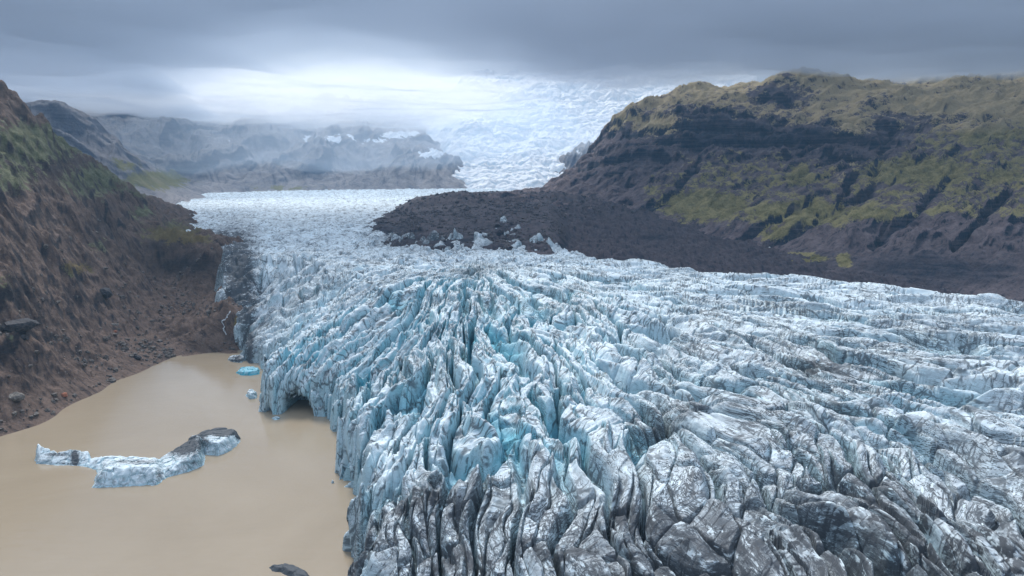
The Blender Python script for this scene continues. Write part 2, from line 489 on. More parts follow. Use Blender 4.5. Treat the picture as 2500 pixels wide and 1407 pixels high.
def glacier_grid():
    X, Y, D, A = polar(-31, 46, int(1650 * Q), 70, 1900, 0.0016 / Q, 0.006 / Q, 320)
    wx = fbm(X / 60, Y / 60, 5, 3) * 10; wy = fbm(X / 60, Y / 60, 9, 3) * 10
    Xw, Yw = X + wx, Y + wy
    base = plateau(X, Y)
    # distance inland from the lake, ragged
    sd = -seg_dist(X + fbm(X / 9, Y / 9, 61, 3) * 3.4, Y + fbm(X / 9, Y / 9, 71, 3) * 3.4, SHORE)
    # flow coordinates: the ice fans out from the foot of the bend
    ax, ay = -22.0, 415.0
    vx, vy = Xw - ax, ay - Yw
    R = np.sqrt(vx * vx + vy * vy)
    T = np.arctan2(vx, vy)
    up = sstep(-45, 55, Y - 405 - 1.3 * np.clip(X - 10, 0, 300) + 0.25 * np.clip(-60 - X, 0, 100) + 22 * fbm(X / 40, Y / 40, 55, 3))
    PX, PY = to_px(X, Y, base)
    # how broken the ice is
    broken = 1.0 - 0.75 * sstep(400, 540, Y - 0.3 * np.abs(X + 20))
    broken = np.maximum(broken, 0.9 * blobs(PX, PY, [(1200, 620, 230, 45, 1.0)]))
    broken *= 1 - 0.6 * sstep(560, 1100, Y)
    right = sstep(0.3, 1.0, T) * (1 - up)
    broken *= 1 - 0.25 * right
    # long ridges and the crevasses between them
    def fanned(U, R, k):
        Uw = U + 1.8 * fbm(U / 14, R / 45, 77 + k, 3)
        f1, f2, ra, rb, rc, dx, dy = worley(Uw / 7.4, R / 85.0 + 0.35 * perlin(U / 14, R / 60, 78 + k), 11 + k)
        ridge = (0.6 * ra + 0.4) - 0.9 * f1 + (rb - 0.5) * dx * 1.3 + (rc - 0.5) * dy * 0.5
        slot = sstep(0.17, 0.02, f2 - f1)
        fin = 1 - 2.2 * np.abs(perlin(Uw / 8.6, R / 65.0, 19 + k)) + 0.5 * (1 - 2.2 * np.abs(perlin(Uw / 3.3, R / 24.0, 20 + k)))
        g1, g2, ga, gb, gc, gx, gy = worley(Uw / 2.6 + 0.4 * perlin(U / 5, R / 9, 31 + k), R / 12.0, 23 + k)
        blade = 0.7 * ga - 0.9 * g1 + (gb - 0.5) * gx * 2.0 + (gc - 0.5) * gy * 1.4
        h1, h2, ha, hb, hc, hx, hy = worley(U / 4.0 + 0.6 * perlin(U / 3, R / 4, 37 + k), R / 2.4, 29 + k)
        step = 0.6 * ha - 0.5 * h1 + (hb - 0.5) * hx + (hc - 0.5) * hy * 1.8
        tiny = ridged(U / 1.8, R / 2.2, 41 + k, 3) - 1.0
        long1 = perlin(U / 26, R / 140, 43 + k)
        crk = sstep(0.12, 0.0, g2 - g1)
        h = 4.8 * (ridge - 0.2) + 2.5 * fin - 8.5 * slot * (0.35 + ra) * (0.55 + 0.45 * sstep(140, 230, Y)) + (1.5 + 1.0 * sstep(230, 140, Y)) * (1 - 0.3 * right) * blade - 1.2 * crk
        h = h + (0.55 * step + 0.28 * tiny) * (1 - 0.4 * right) * (0.55 + 0.45 * sstep(150, 260, Y)) + (4.0 + 2.5 * right) * long1
        return h, sstep(0.24, 0.04, f2 - f1), sstep(0.14, 0, g2 - g1), sstep(0.12, 0, h2 - h1)
    UA, UB = T * 190.0, T * 80.0
    wb = sstep(150, 85, R + 15 * fbm(X / 30, Y / 30, 57, 3))
    hA, sA, cA, tA = fanned(UA, R, 0)
    hB, sB, cB, tB = fanned(UB, R, 100)
    fan, slot_m, crk_m, st_m = hA * (1 - wb) + 0.85 * hB * wb, sA * (1 - wb) + sB * wb, cA * (1 - wb) + cB * wb, tA * (1 - wb) + tB * wb
    U = UA * (1 - wb) + UB * wb
    # upstream: low transverse waves and cracks
    t1, t2, ta, tb, tcn, tx, ty = worley(Xw / 22 + 0.5 * perlin(Xw / 20, Yw / 20, 47), Yw / 11.0, 53)
    tr2 = ridged(Xw / 30, Yw / 16, 59, 5, 0.6) - 1
    trans = 3.0 * (0.6 * ta - 0.8 * t1) - 2.2 * sstep(0.16, 0, t2 - t1) + 3.4 * tr2
    rel = fan * (1 - up) * broken + trans * up * (0.55 + 0.45 * broken)
    pk = blobs(PX, PY, [(1235, 572, 60, 22, 1.0), (1090, 600, 150, 13, 0.8), (1310, 606, 90, 11, 0.7), (930, 590, 60, 12, 0.5)])
    p1, p2, pa, pb, pc, pdx, pdy = worley(X / 8 + 0.4 * perlin(X / 7, Y / 7, 87), Y / 13, 89)
    rel = rel + pk * np.where(pa > 0.35, 15 * np.clip(0.3 + pb - 0.9 * p1, 0, 1), -2)
    # beyond the crest of the dome the ice falls to the moraine trough
    sil = [(1290, 600, 50), (1350, 612, 50), (1450, 640, 48), (1700, 680, 46), (1900, 695, 46), (2100, 715, 46), (2300, 735, 46), (2500, 757, 46), (2750, 785, 46)]
    sp = [at_z(*s) for s in sil]
    sa = [math.atan2(p[0], p[1]) for p in sp]; sdn = [math.hypot(p[0], p[1]) for p in sp]
    ds = np.interp(A, [sa[0] - 0.06, sa[0] - 0.03] + sa, [6000, sdn[0] + 500] + sdn)
    drop = sstep(0, 90, D - ds - 6) * 46
    # cliffs at the lake: steep, a little stepped
    cliff = sstep(-0.5, 5.5, sd)
    Z = base + rel - drop
    sm = seg_dist(X + 4 * fbm(X / 20, Y / 20, 63, 3), Y + 4 * fbm(X / 20, Y / 20, 67, 3), MARGIN)
    zM = np.interp(Y, [c[1] for c in MARGIN[:-1]], [c[2] for c in MARGIN_PX])
    Z = np.where((sm < 45) & (Y > 318), np.minimum(Z, zM - 5 + 0.6 * np.clip(sm, -5, 45) + 0.9 * rel), Z)
    edge = sstep(2, -14, sm) * sstep(318, 330, Y)
    Z = Z - 45 * edge
    ramp = 6 + 0.58 * np.clip(sd, 0, 60)
    lim = np.minimum(Z, ramp + 4 + rel * 1.15)
    Z = np.where(sd < 60, lim, Z)
    Z = Z * cliff - 4.0 * (1 - cliff)
    # ice cave: the foot of the front is hollowed back under a standing arch
    cx_, cy_ = to_px(X, Y, np.zeros_like(Z))
    for c0, hw, ch, deep in ((728, 38, 7.0, 20.0), (655, 11, 3.0, 4.0), (848, 9, 9.0, 6.0)):
        half = hw * np.sqrt(np.clip(1 - (np.maximum(Z, 0) / ch) ** 2, 0, 1))
        inc = sstep(0, 7, half - np.abs(cx_ - c0)) * (Z < ch) * (sd < 7) * (Y > 150)
        Y = Y + deep * inc * (c0 != 848); X = X + deep * inc * (c0 == 848)
    # masks
    near = sstep(1050, 1330, PY + 60 * fbm(X / 25, Y / 25, 83, 3) - 0.10 * (PX - 1500) * (PX > 1500))
    dirt = 0.15 + 0.46 * near + 0.22 * sstep(1400, 1900, PX) * sstep(700, 850, PY)
    dirt = np.maximum(dirt, blobs(PX, PY, [(580, 645, 52, 105, 1.15), (548, 572, 50, 24, 0.9), (600, 735, 36, 60, 1.1), (605, 800, 20, 40, .9), (600, 790, 25, 40, .8),
                                           (585, 880, 30, 14, .9), (880, 1330, 60, 130, 1.1), (1010, 1250, 130, 65, 0.95), (1100, 1390, 200, 60, 0.95), (1550, 1290, 240, 60, 0.92), (1950, 1330, 330, 70, 0.9), (1350, 1390, 250, 45, .95), (2350, 1380, 250, 40, .8),
                                           (2000, 920, 90, 40, .75), (1650, 1050, 180, 70, 0.6), (2150, 960, 260, 40, 0.55), (1250, 590, 260, 25, 0.55), (1020, 590, 120, 25, 0.9)]))
    dirt += 0.22 * fbm(X / 40, Y / 40, 91, 4)
    dirt *= 1 - 0.5 * sstep(600, 1000, Y)
    clean = np.clip(blobs(PX, PY, [(820, 850, 330, 190, 1.0), (1150, 800, 420, 180, 0.9), (1300, 1000, 330, 160, 0.85), (720, 960, 160, 90, 1.0), (850, 1100, 90, 120, 0.9), (2000, 1000, 700, 250, 0.4)]) + 0.25 * fbm(X / 30, Y / 30, 95, 3), 0.08, 1)
    clean *= 1 - 0.45 * sstep(16, 4, sd)
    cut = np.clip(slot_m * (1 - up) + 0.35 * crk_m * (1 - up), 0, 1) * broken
    dirt = dirt + 0.22 * crk_m * (1 - up) + 0.3 * st_m * (1 - up) * near + 0.55 * sstep(0.14, 0, t2 - t1) * up + 0.3 * np.clip(-tr2 - 0.3, 0, 1) * up
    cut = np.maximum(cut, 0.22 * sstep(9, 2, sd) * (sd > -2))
    flow = np.stack([U, R, Z], -1)
    keep = (Z > -3.8)
    return X, Y, Z, keep, dict(veins=np.full(Z.shape, 0.8), dirt=dirt, clean=clean, cut=cut, flow=flow)


X, Y, Z, keep, at_ = glacier_grid()
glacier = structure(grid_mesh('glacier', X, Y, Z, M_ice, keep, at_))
del X, Y, Z, keep, at_

# ------------------------------------------------------------------ lake
m, nt, bs = new_mat('silty_water')
geo = N(nt, 'ShaderNodeNewGeometry')
lc = mixc(nt, noise(nt, geo.outputs['Position'], 0.012, 6, 0.62, 1.2), (0.25, 0.20, 0.14), (0.345, 0.288, 0.215))
L(nt, lc, bs.inputs['Base Color'])
bs.inputs['Roughness'].default_value = 0.08
bs.inputs['IOR'].default_value = 1.5
bump(nt, bs, mathn(nt, 'ADD', noise(nt, geo.outputs['Position'], 0.9, 4, 0.6), mathn(nt, 'MULTIPLY', noise(nt, mapping(nt, geo.outputs['Position'], (0.10, 0.25, 1)), 1.0, 3), 2.5)), 0.16, 0.25)
lx, ly = np.meshgrid(np.linspace(-700, 300, 2), np.linspace(-300, 560, 2))
lake = structure(grid_mesh('lake', lx, ly, lx * 0, m))

lx, ly = np.meshgrid(np.linspace(-14000, 14000, 2), np.linspace(-6000, 22000, 2))
valley = structure(grid_mesh('valley_floor', lx, ly, lx * 0 - 14.0, M_mor))

# ------------------------------------------------------------------ left hillside
shore_left = [(0, 1065), (60, 1050), (130, 1020), (250, 955), (330, 915), (430, 872), (480, 862), (560, 856)]
hc = [tuple(at_z(x, y, 0)) for x, y in shore_left]
hc += [tuple(at_y(*c)) for c in [
    (0, 228, 520), (0, 320, 470), (0, 450, 400), (0, 600, 345), (0, 800, 300), (0, 950, 280),
    (100, 290, 570), (100, 420, 470), (100, 600, 385), (100, 800, 328), (100, 940, 300),
    (200, 370, 660), (200, 470, 540), (200, 620, 440), (200, 780, 375), (200, 900, 335),
    (310, 470, 800), (310, 560, 600), (310, 680, 480), (310, 800, 415),
    (420, 500, 950), (330, 530, 645), (430, 568, 612), (500, 588, 578), (538, 604, 552), (380, 655, 575), (450, 688, 548), (530, 692, 527), (430, 780, 440),
    (500, 740, 468), (545, 795, 408), (590, 760, 430), (575, 700, 470)]]
# far side of the crest and the bed under the lake
hc += [(-520, 600, 120), (-600, 400, 230), (-560, 300, 210), (-460, 250, 140), (-420, 180, 110), (-300, 150, 50), (-430, 760, 80), (-600, 900, 90), (-200, 620, 40), (-150, 560, 35), (-560, 1050, 80), (-700, 1200, 90),
       (-120, 420, 10), (-120, 330, -12), (-100, 250, -30), (-150, 180, -14)]
hc += [tuple(at_z(*c)) for c in [(585, 600, 22), (600, 650, 20), (545, 560, 30), (480, 532, 42), (455, 512, 46), (480, 495, 48), (640, 700, 14), (640, 780, 8)]]
hill_f = rbf(hc)


def slope_detail(X, Y, Z, seed, big, k):
    n = ridged(X / (110 * k), Y / (110 * k), seed, 6, 0.52) - 1.0
    w = fbm(X / (35 * k), Y / (35 * k), seed + 20, 5, 0.55)
    return big * n + big * 0.35 * w


X, Y, D, A = polar(-62, -14, int(900 * Q), 150, 1350, 0.0022 / Q, 0.0035 / Q)
base = hill_f(X, Y)
hgt = sstep(2, 40, base)
Z = base + slope_detail(X, Y, base, 101, 8.0, 0.8) * hgt + 1.2 * fbm(X / 6, Y / 6, 131, 4, 0.6) * sstep(-2, 10, base)
al, dn = Y * 0.93 + X * 0.36, X * 0.93 - Y * 0.36
wv = 5 * fbm(X / 60, Y / 60, 161, 4)
Z += 4.5 * (ridged((al + wv) / 30, dn / 170, 165, 4, 0.55) - 1) * hgt + 2.2 * (ridged(X / 16, Y / 16, 171, 4, 0.6) - 1) * sstep(0, 12, base)
# ledges of rock
ter = (base + 6 * fbm(X / 50, Y / 50, 141, 3)) / 17.0
fr = ter - np.floor(ter)
mask_l = sstep(0.05, 0.5, fbm(X / 70, Y / 70, 151, 3))
Z += 5.0 * (sstep(0.35, 0.6, fr) - fr) * mask_l * hgt
PX, PY = to_px(X, Y, Z)
grass = blobs(PX, PY, [(80, 350, 150, 60, 0.9), (230, 440, 110, 50, 0.75), (340, 470, 60, 30, 0.5), (30, 430, 90, 60, .6), (420, 570, 90, 35, 0.75), (350, 520, 50, 25, .6), (585, 792, 14, 28, 1.2), (470, 585, 60, 14, 0.8), (180, 660, 50, 30, 0.6), (240, 600, 40, 30, .5), (10, 700, 40, 40, .55), (20, 830, 30, 30, .5)])
cliffm = blobs(PX, PY, [(90, 400, 130, 45, 0.9), (460, 645, 100, 30, 1.0), (250, 560, 40, 60, .6), (380, 600, 60, 20, .7), (60, 790, 70, 15, .9)])
HILL = (X, Y, Z)
hillside = structure(grid_mesh('hillside', X, Y, Z, M_hill, Z > -8, dict(grass=grass, cliff=cliffm, snow=Z * 0, tan=blobs(PX, PY, [(585, 792, 30, 50, 1.0), (470, 585, 80, 30, .8), (420, 580, 130, 60, .7), (200, 640, 80, 50, .8), (60, 330, 200, 60, .35)]), flow=np.stack([al + wv, dn, Z], -1))))

# ------------------------------------------------------------------ right mountain
mc = [tuple(at_y(*c)) for c in [
    (1350, 475, 1150), (1500, 540, 950), (1600, 585, 850), (1750, 640, 720), (1900, 680, 640), (2100, 715, 580), (2300, 745, 530), (2500, 770, 490),
    (1430, 400, 1300), (1480, 352, 1340), (1498, 338, 1370), (1507, 310, 1385), (1516, 274, 1400), (1575, 256, 1440), (1640, 232, 1490), (1750, 212, 1500), (1800, 214, 1440), (1850, 192, 1390), (1900, 184, 1360), (1980, 180, 1340), (2015, 190, 1350), (2050, 212, 1420),
    (2200, 200, 1450), (2500, 190, 1350),
    (1700, 290, 1250), (1900, 270, 1230), (2200, 280, 1150), (2500, 280, 1080),
    (1700, 390, 1130), (1900, 400, 1080), (2200, 400, 980), (2500, 400, 880),
    (1500, 440, 1120), (1600, 480, 1000), (1800, 500, 900), (2100, 500, 800), (2500, 520, 690), (1800, 600, 760), (2100, 610, 670), (2500, 640, 570)]]
mc += [tuple(at_y(*c)) for c in [(1380, 472, 1500), (1430, 450, 1750), (1510, 410, 1850), (1600, 330, 1950), (1250, 485, 1250), (1200, 495, 1000), (1300, 520, 900), (1400, 560, 800), (1310, 490, 1150)]]
mc += [(500, 1900, 330), (900, 1800, 360), (1500, 1700, 360), (1400, 1100, 330), (1100, 700, 180), (800, 480, 60), (620, 420, 5), (420, 480, 5), (300, 560, 8), (1100, 400, 100)]
mount_f = rbf(mc)
X, Y, D, A = polar(-2, 52, int(1050 * Q), 420, 1900, 0.0022 / Q, 0.003 / Q)
base = mount_f(X, Y)
PX, PY = to_px(X, Y, base)
hgt = sstep(10, 60, base)
al, dn = X * 0.44 - Y * 0.90, -X * 0.90 - Y * 0.44
wv = 10 * fbm(X / 130, Y / 130, 261, 4) + 3 * fbm(X / 20, Y / 20, 262, 3)
Z = base + slope_detail(X, Y, base, 201, 7.0, 1.6) * hgt + 3.6 * fbm(X / 26, Y / 26, 231, 6, 0.62)
Z += (9 * (ridged((al + wv) / 75, dn / 420, 265, 5, 0.6) - 1) + 5.0 * (ridged((al + wv) / 28, dn / 120, 266, 5, 0.6) - 1)) * hgt
gsm = blobs(PX, PY, [(1720, 500, 150, 50, 1), (1950, 520, 190, 55, 1), (2150, 510, 150, 40, 1), (2300, 300, 350, 70, .9), (1900, 270, 250, 30, .7), (2000, 215, 500, 35, .8)])
Z -= (3.6 * fbm(X / 26, Y / 26, 231, 6, 0.62) + (3.0 * (ridged((al + wv) / 28, dn / 120, 266, 5, 0.6) - 1)) * hgt) * 0.75 * gsm
cl1 = blobs(PX, PY, [(1750, 330, 190, 50, 1.0), (1950, 350, 170, 40, 0.9), (1560, 400, 120, 40, .6), (2250, 290, 120, 18, .5), (2150, 330, 60, 60, .5), (2300, 660, 260, 45, 1.0), (1950, 650, 120, 30, .7), (2080, 390, 70, 40, .6), (1900, 230, 80, 25, .5)])
ter = (base + 10 * fbm(X / 90, Y / 90, 241, 3)) / 30.0
fr = ter - np.floor(ter)
Z += 28.0 * (sstep(0.35, 0.55, fr) - fr) * np.clip(cl1 * 1.2 + 0.15, 0, 1) * hgt
PX, PY = to_px(X, Y, Z)
gul = np.zeros(X.shape, np.float32)
for line, wd in (([(2170, 330), (2125, 470), (2010, 525), (1870, 602)], 11), ([(1975, 490), (1840, 570), (1790, 600)], 8), ([(2330, 420), (2230, 520), (2130, 600)], 9), ([(2460, 470), (2330, 600)], 9), ([(1700, 400), (1650, 470), (1560, 520)], 8), ([(2080, 430), (2050, 500)], 8)):
    gul = np.maximum(gul, np.exp(-(seg_dist(PX + 9 * fbm(X / 25, Y / 25, 281, 3), PY + 7 * fbm(X / 25, Y / 25, 291, 3), line) / wd) ** 2))
Z -= 9 * gul
cl1 = np.maximum(cl1, 1.1 * gul)
PX, PY = to_px(X, Y, Z)
grass = blobs(PX, PY, [(1720, 500, 130, 45, 1.0), (1950, 520, 160, 40, 0.95), (2120, 520, 130, 25, .8), (1900, 570, 60, 30, .7), (1950, 630, 90, 14, 1.0), (1800, 630, 40, 25, .7), (2060, 635, 25, 20, .9),
                       (2350, 250, 300, 45, 0.85), (2250, 420, 200, 50, 0.8), (2400, 330, 140, 35, .7), (2450, 430, 100, 30, .7), (1600, 300, 90, 40, .7), (1950, 430, 60, 40, .7), (2080, 300, 70, 40, .7)])
grass = np.maximum(grass, 0.62 * sstep(350, 300, PY - 25 * fbm(X / 60, Y / 60, 271, 3)) * (1 - np.clip(1.4 * cl1, 0, 1)))
grass = np.maximum(grass, 0.46 * sstep(570, 510, PY) * sstep(1500, 1600, PX) * (1 - np.clip(1.4 * cl1, 0, 1)))
tan = blobs(PX, PY, [(1950, 290, 500, 60, 0.9), (2350, 270, 300, 60, 0.9), (1560, 330, 120, 60, .8), (2060, 400, 40, 60, .8)])
tan = np.maximum(tan, 0.9 * sstep(330, 250, PY))
MOUNT = (X, Y, Z)
mountain = structure(grid_mesh('mountain', X, Y, Z, M_mount, None, dict(grass=grass, cliff=cl1, snow=Z * 0, tan=tan, flow=np.stack([al + wv, dn, Z], -1))))

# ------------------------------------------------------------------ moraine
oc = [tuple(at_y(*c)) for c in [
    (1000, 488, 1000), (1060, 475, 1050), (1150, 474, 1080), (1250, 476, 1080), (1350, 472, 1120), (1000, 530, 830), (1100, 540, 800), (1250, 540, 780), (1400, 560, 760), (1500, 590, 720), (1600, 615, 670),
    (1700, 645, 610), (1850, 680, 560)]]
oc += [tuple(at_z(*c)) for c in [(888, 545, 57), (905, 575, 53), (945, 603, 50), (1050, 606, 49), (1150, 590, 50), (1300, 600, 49), (960, 500, 64)]]
oc += [tuple(at_z(*c)) for c in [(850, 545, 46), (870, 600, 36), (1000, 650, 36), (1200, 650, 36), (1350, 640, 38), (920, 490, 55)]]
oc += [(100, 450, 20), (200, 420, 10), (330, 400, 6), (500, 380, 4), (-100, 1300, 60), (150, 1400, 60), (350, 900, 40), (520, 560, 5), (700, 480, 0)]
mor_f = rbf(oc)
X, Y, D, A = polar(-17, 48, int(800 * Q), 380, 1350, 0.0025 / Q, 0.004 / Q)
base = mor_f(X, Y)
Z = base + 3.6 * fbm(X / 60, Y / 60, 301, 6, 0.6) + 2.4 * (ridged(X / 16, Y / 16, 311, 5, 0.65) - 1)
mp = [tuple(at_z(*c)[:2]) for c in [(1180, 468, 84), (1010, 480, 74), (985, 500, 66), (955, 515, 63), (890, 545, 57), (903, 572, 53), (945, 603, 50), (1050, 612, 49), (1200, 616, 49), (1350, 634, 47), (1500, 662, 44), (1800, 700, 40)]]
msd = seg_dist(X + 9 * fbm(X / 30, Y / 30, 321, 4), Y + 14 * fbm(X / 30, Y / 30, 331, 4), mp)
msd = -msd
Pz = plateau(X, Y)
Z = np.maximum(Z, Pz + np.minimum(3 + 0.06 * np.abs(msd), 12) - 80 * sstep(0.05, 0.16, A))
Z -= 9 * blobs(*to_px(X, Y, Z), [(1235, 575, 60, 22, 1), (1300, 600, 120, 14, .6), (1100, 600, 100, 14, .5)]) * sstep(-0.1, 0.5, fbm(X / 14, Y / 22, 351, 3))
Z = np.minimum(Z, Pz - 1.5 + np.where(msd > 0, 0.30, 0.8) * msd + 1.5 * fbm(X / 15, Y / 15, 341, 4))
MOR = (X, Y, Z)
moraine = structure(grid_mesh('moraine', X, Y, Z, M_mor, None, dict(grass=Z * 0, cliff=blobs(*to_px(X, Y, Z), [(950, 575, 90, 30, 1.0), (1100, 590, 120, 18, .9), (1200, 560, 60, 20, .6), (1590, 580, 40, 8, .8), (1400, 640, 120, 12, .6)]) + 0.25 * fbm(X / 30, Y / 30, 361, 4), snow=Z * 0, tan=Z * 0, flow=np.stack([X, Y, Z], -1))))

# ------------------------------------------------------------------ far mountains and icefall
rc_ = [tuple(at_y(*c)) for c in [
    (150, 295, 1370), (250, 352, 1400), (330, 410, 1450), (430, 455, 1550), (520, 484, 1700), (60, 305, 1350),
    (300, 290, 2100), (420, 300, 2200), (500, 320, 2350), (620, 300, 2400), (700, 320, 2450), (850, 320, 2500), (960, 330, 2500), (1040, 350, 2500), (1080, 390, 2300),
    (600, 477, 1850), (700, 480, 1850), (800, 480, 1850), (950, 480, 1850), (1040, 480, 1850), (560, 400, 2000), (700, 400, 2100), (850, 400, 2150), (980, 385, 2150), (1040, 368, 2250), (1085, 400, 2150), (1098, 440, 1980),
    (1350, 455, 1900), (1400, 430, 2000), (1450, 380, 2100), (1500, 330, 2300), (1330, 465, 1870), (1380, 470, 1820), (1500, 450, 1900)]]
rc_ += [tuple(at_y(*c)) for c in [(380, 497, 1270), (450, 499, 1270), (500, 498, 1290), (470, 489, 1450)]]
rc_ += [(-400, 1270, 40), (-250, 1300, 40), (-100, 1300, 40), (50, 1300, 40), (200, 1400, 40), (-430, 1500, 50), (-250, 1600, 50), (-80, 1600, 50), (100, 1600, 50), (-300, 3000, 420), (-900, 3000, 450), (-1500, 3000, 450), (-1900, 2000, 400), (-60, 2000, 60), (60, 2000, 60), (-20, 2300, 90), (80, 2300, 110), (-20, 2700, 150), (150, 2700, 200), (700, 2500, 330), (800, 3000, 420), (-1500, 1200, 300)]
range_f = rbf(rc_)
X, Y, D, A = polar(-42, 22, int(900 * Q), 1250, 3100, 0.002 / Q, 0.0025 / Q)
base = range_f(X, Y)
hgt = sstep(75, 170, base)
Z = base + slope_detail(X, Y, base, 401, 22.0, 3.6) * hgt + 38 * (ridged((X * 0.9 - Y * 0.2 + 60 * fbm(X / 250, Y / 250, 411, 3)) / 170, Y / 900, 415, 5, 0.55) - 0.9) * hgt + 4 * fbm(X / 40, Y / 40, 431, 4, 0.5) * sstep(75, 110, base)
PX, PY = to_px(X, Y, Z)
snow = blobs(PX, PY, [(750, 340, 30, 12, .7), (830, 340, 70, 14, .75), (900, 345, 60, 10, .7), (1050, 375, 40, 22, .9), (980, 330, 60, 12, .8), (560, 345, 8, 8, .8), (1470, 335, 40, 35, .9), (1425, 375, 30, 14, .75), (1440, 390, 20, 10, .6)])
snow = snow * (0.8 + 0.6 * fbm(X / 60, Y / 60, 441, 4, 0.6)) + 0.25 * sstep(230, 330, Z) + 0.12 * fbm(X / 40, Y / 90, 451, 4)
grass = blobs(PX, PY, [(380, 440, 110, 30, .8), (300, 400, 80, 40, .5), (700, 460, 150, 12, .5)])
mountain_range = structure(grid_mesh('mountain_range', X, Y, Z, M_range, Z > 10, dict(grass=grass, cliff=Z * 0, snow=snow, tan=grass * 0.6, flow=np.stack([X * 0.8 + Y * 0.3 + 40 * fbm(X / 200, Y / 200, 461, 3), Y * 0.8, Z], -1))))

m, nt, bs = new_mat('icefall_ice')
geo = N(nt, 'ShaderNodeNewGeometry'); pos = geo.outputs['Position']
sepn = N(nt, 'ShaderNodeSeparateXYZ'); L(nt, geo.outputs['Normal'], sepn.inputs[0])
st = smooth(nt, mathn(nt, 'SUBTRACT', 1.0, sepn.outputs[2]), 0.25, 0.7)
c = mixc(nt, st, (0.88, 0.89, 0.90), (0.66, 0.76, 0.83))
c = mixc(nt, mathn(nt, 'MULTIPLY', smooth(nt, noise(nt, pos, 0.02, 6, 0.7), 0.58, 0.72), attr(nt, 'dirt')), c, (0.42, 0.42, 0.44))
L(nt, c, bs.inputs['Base Color']); bs.inputs['Roughness'].default_value = 0.7
bump(nt, bs, noise(nt, pos, 0.08, 6, 0.7), 0.7, 8)
xs = np.linspace(-420, 1000, int(700 * Q)); ys = np.linspace(1780, 3100, int(650 * Q))
X, Y = np.meshgrid(xs, ys)
t = np.clip((Y - 1900) / 1000, 0, 2.2)
base = 64 + 0.09 * np.clip(Y - 1780, 0, 200) + 400 * (t ** 1.25) + 0.05 * np.clip(X - 150, 0, 600) * t
f1, f2, ra, rb, rcc, dx, dy = worley(X / 55 + 0.4 * fbm(X / 60, Y / 60, 503, 3), Y / 26 + 0.4 * fbm(X / 60, Y / 60, 507, 3), 501)
g1, g2, ga, gb, gc, gx, gy = worley(X / 16, Y / 11, 511)
stp = 0.5 + 0.5 * np.sin(base / 24 + 2.2 * fbm(X / 160, Y / 160, 521, 3))
base = base - 40 * sstep(-60, -260, X) * sstep(2050, 1850, Y)
base = base - 90 * sstep(-165, -300, X)
Z = base + sstep(1880, 2000, Y) * (9 * (ra - f1) - 5 * sstep(.15, 0, f2 - f1) + 3.5 * (ga - g1) + 15 * stp + 16 * fbm(X / 110, Y / 110, 531, 5))
icefall = structure(grid_mesh('icefall', X, Y, Z, m, None, dict(dirt=0.8 * sstep(2200, 1900, Y) * sstep(-150, 100, X))))


# ------------------------------------------------------------------ icebergs and floes
def berg(name, foot, tops, mat, parent=None, res=0.22, wall=1.0, rough=0.5, seed=700, dirt=None, clean=0.5, cut=0.0, veins=0.5):
    """floating ice: waterline polygon and crest heights given at photograph pixels on the water"""
    P = [tuple(at_z(x, y, 0)[:2]) for x, y in foot]
    f = rbf([tuple(at_z(x, y, 0)[:2]) + (h,) for x, y, h in tops])
    xs = np.array([p[0] for p in P]); ys = np.array([p[1] for p in P])
    X, Y = np.meshgrid(np.arange(xs.min() - 1.5, xs.max() + 1.5, res), np.arange(ys.min() - 1.5, ys.max() + 1.5, res))
    wob = 0.9 * rough
    Xw, Yw = X + wob * fbm(X / 2, Y / 2, seed, 3), Y + wob * fbm(X / 2, Y / 2, seed + 5, 3)
    d = np.abs(seg_dist(Xw, Yw, P + P[:1])); ins = inside(Xw, Yw, P)
    sd = np.where(ins, d, -d)
    H = f(X, Y)
    f1, f2, ra, rb, rc2, dx, dy = worley(X / 4.6 + 0.3 * perlin(X / 3, Y / 3, seed + 9), Y / 5.2, seed + 2)
    H = H + rough * (1.5 * (rb - 0.5) * dx + 1.5 * (rc2 - 0.5) * dy + 0.8 * (ra - 0.5) - 0.8 * sstep(0.10, 0, f2 - f1) + 0.45 * (ridged(X / 2.6, Y / 2.6, seed + 3, 4) - 1))
    prof = sstep(-0.1, wall, sd) ** 0.7
    Z = np.maximum(H, 0.25) * prof - 1.2 * (1 - sstep(-1.0, 0.0, sd))
    X = X + 0.9 * rough * perlin(Y / 2.2, Z / 1.6, seed + 21) * (Z > -1); Y = Y + 0.9 * rough * perlin(X / 2.2 + 9, Z / 1.6, seed + 23) * (Z > -1)
    PX, PY = to_px(X, Y, Z)
    dv = np.zeros(X.shape, np.float32) + 0.15
    if dirt: dv = np.maximum(dv, blobs(PX, PY, dirt))
    dv = dv + 0.12 * fbm(X / 3, Y / 3, seed + 11, 3) + 0.35 * sstep(0.08, 0, f2 - f1)
    band = sstep(0.9, 0.2, Z) * (Z > -0.5)
    at = dict(veins=np.full(X.shape, veins), dirt=dv, clean=np.zeros(X.shape) + clean, cut=np.clip(cut + 0.6 * band + 0.7 * sstep(0.14, 0, f2 - f1), 0, 1), flow=np.stack([X * 1.5, Y * 1.5, Z * 2.0], -1))
    return grid_mesh(name, X, Y, Z, mat, sd > -1.0, at, parent=parent)


def empty(name, loc):
    o = bpy.data.objects.new(name, None); o.location = loc
    return link(o)


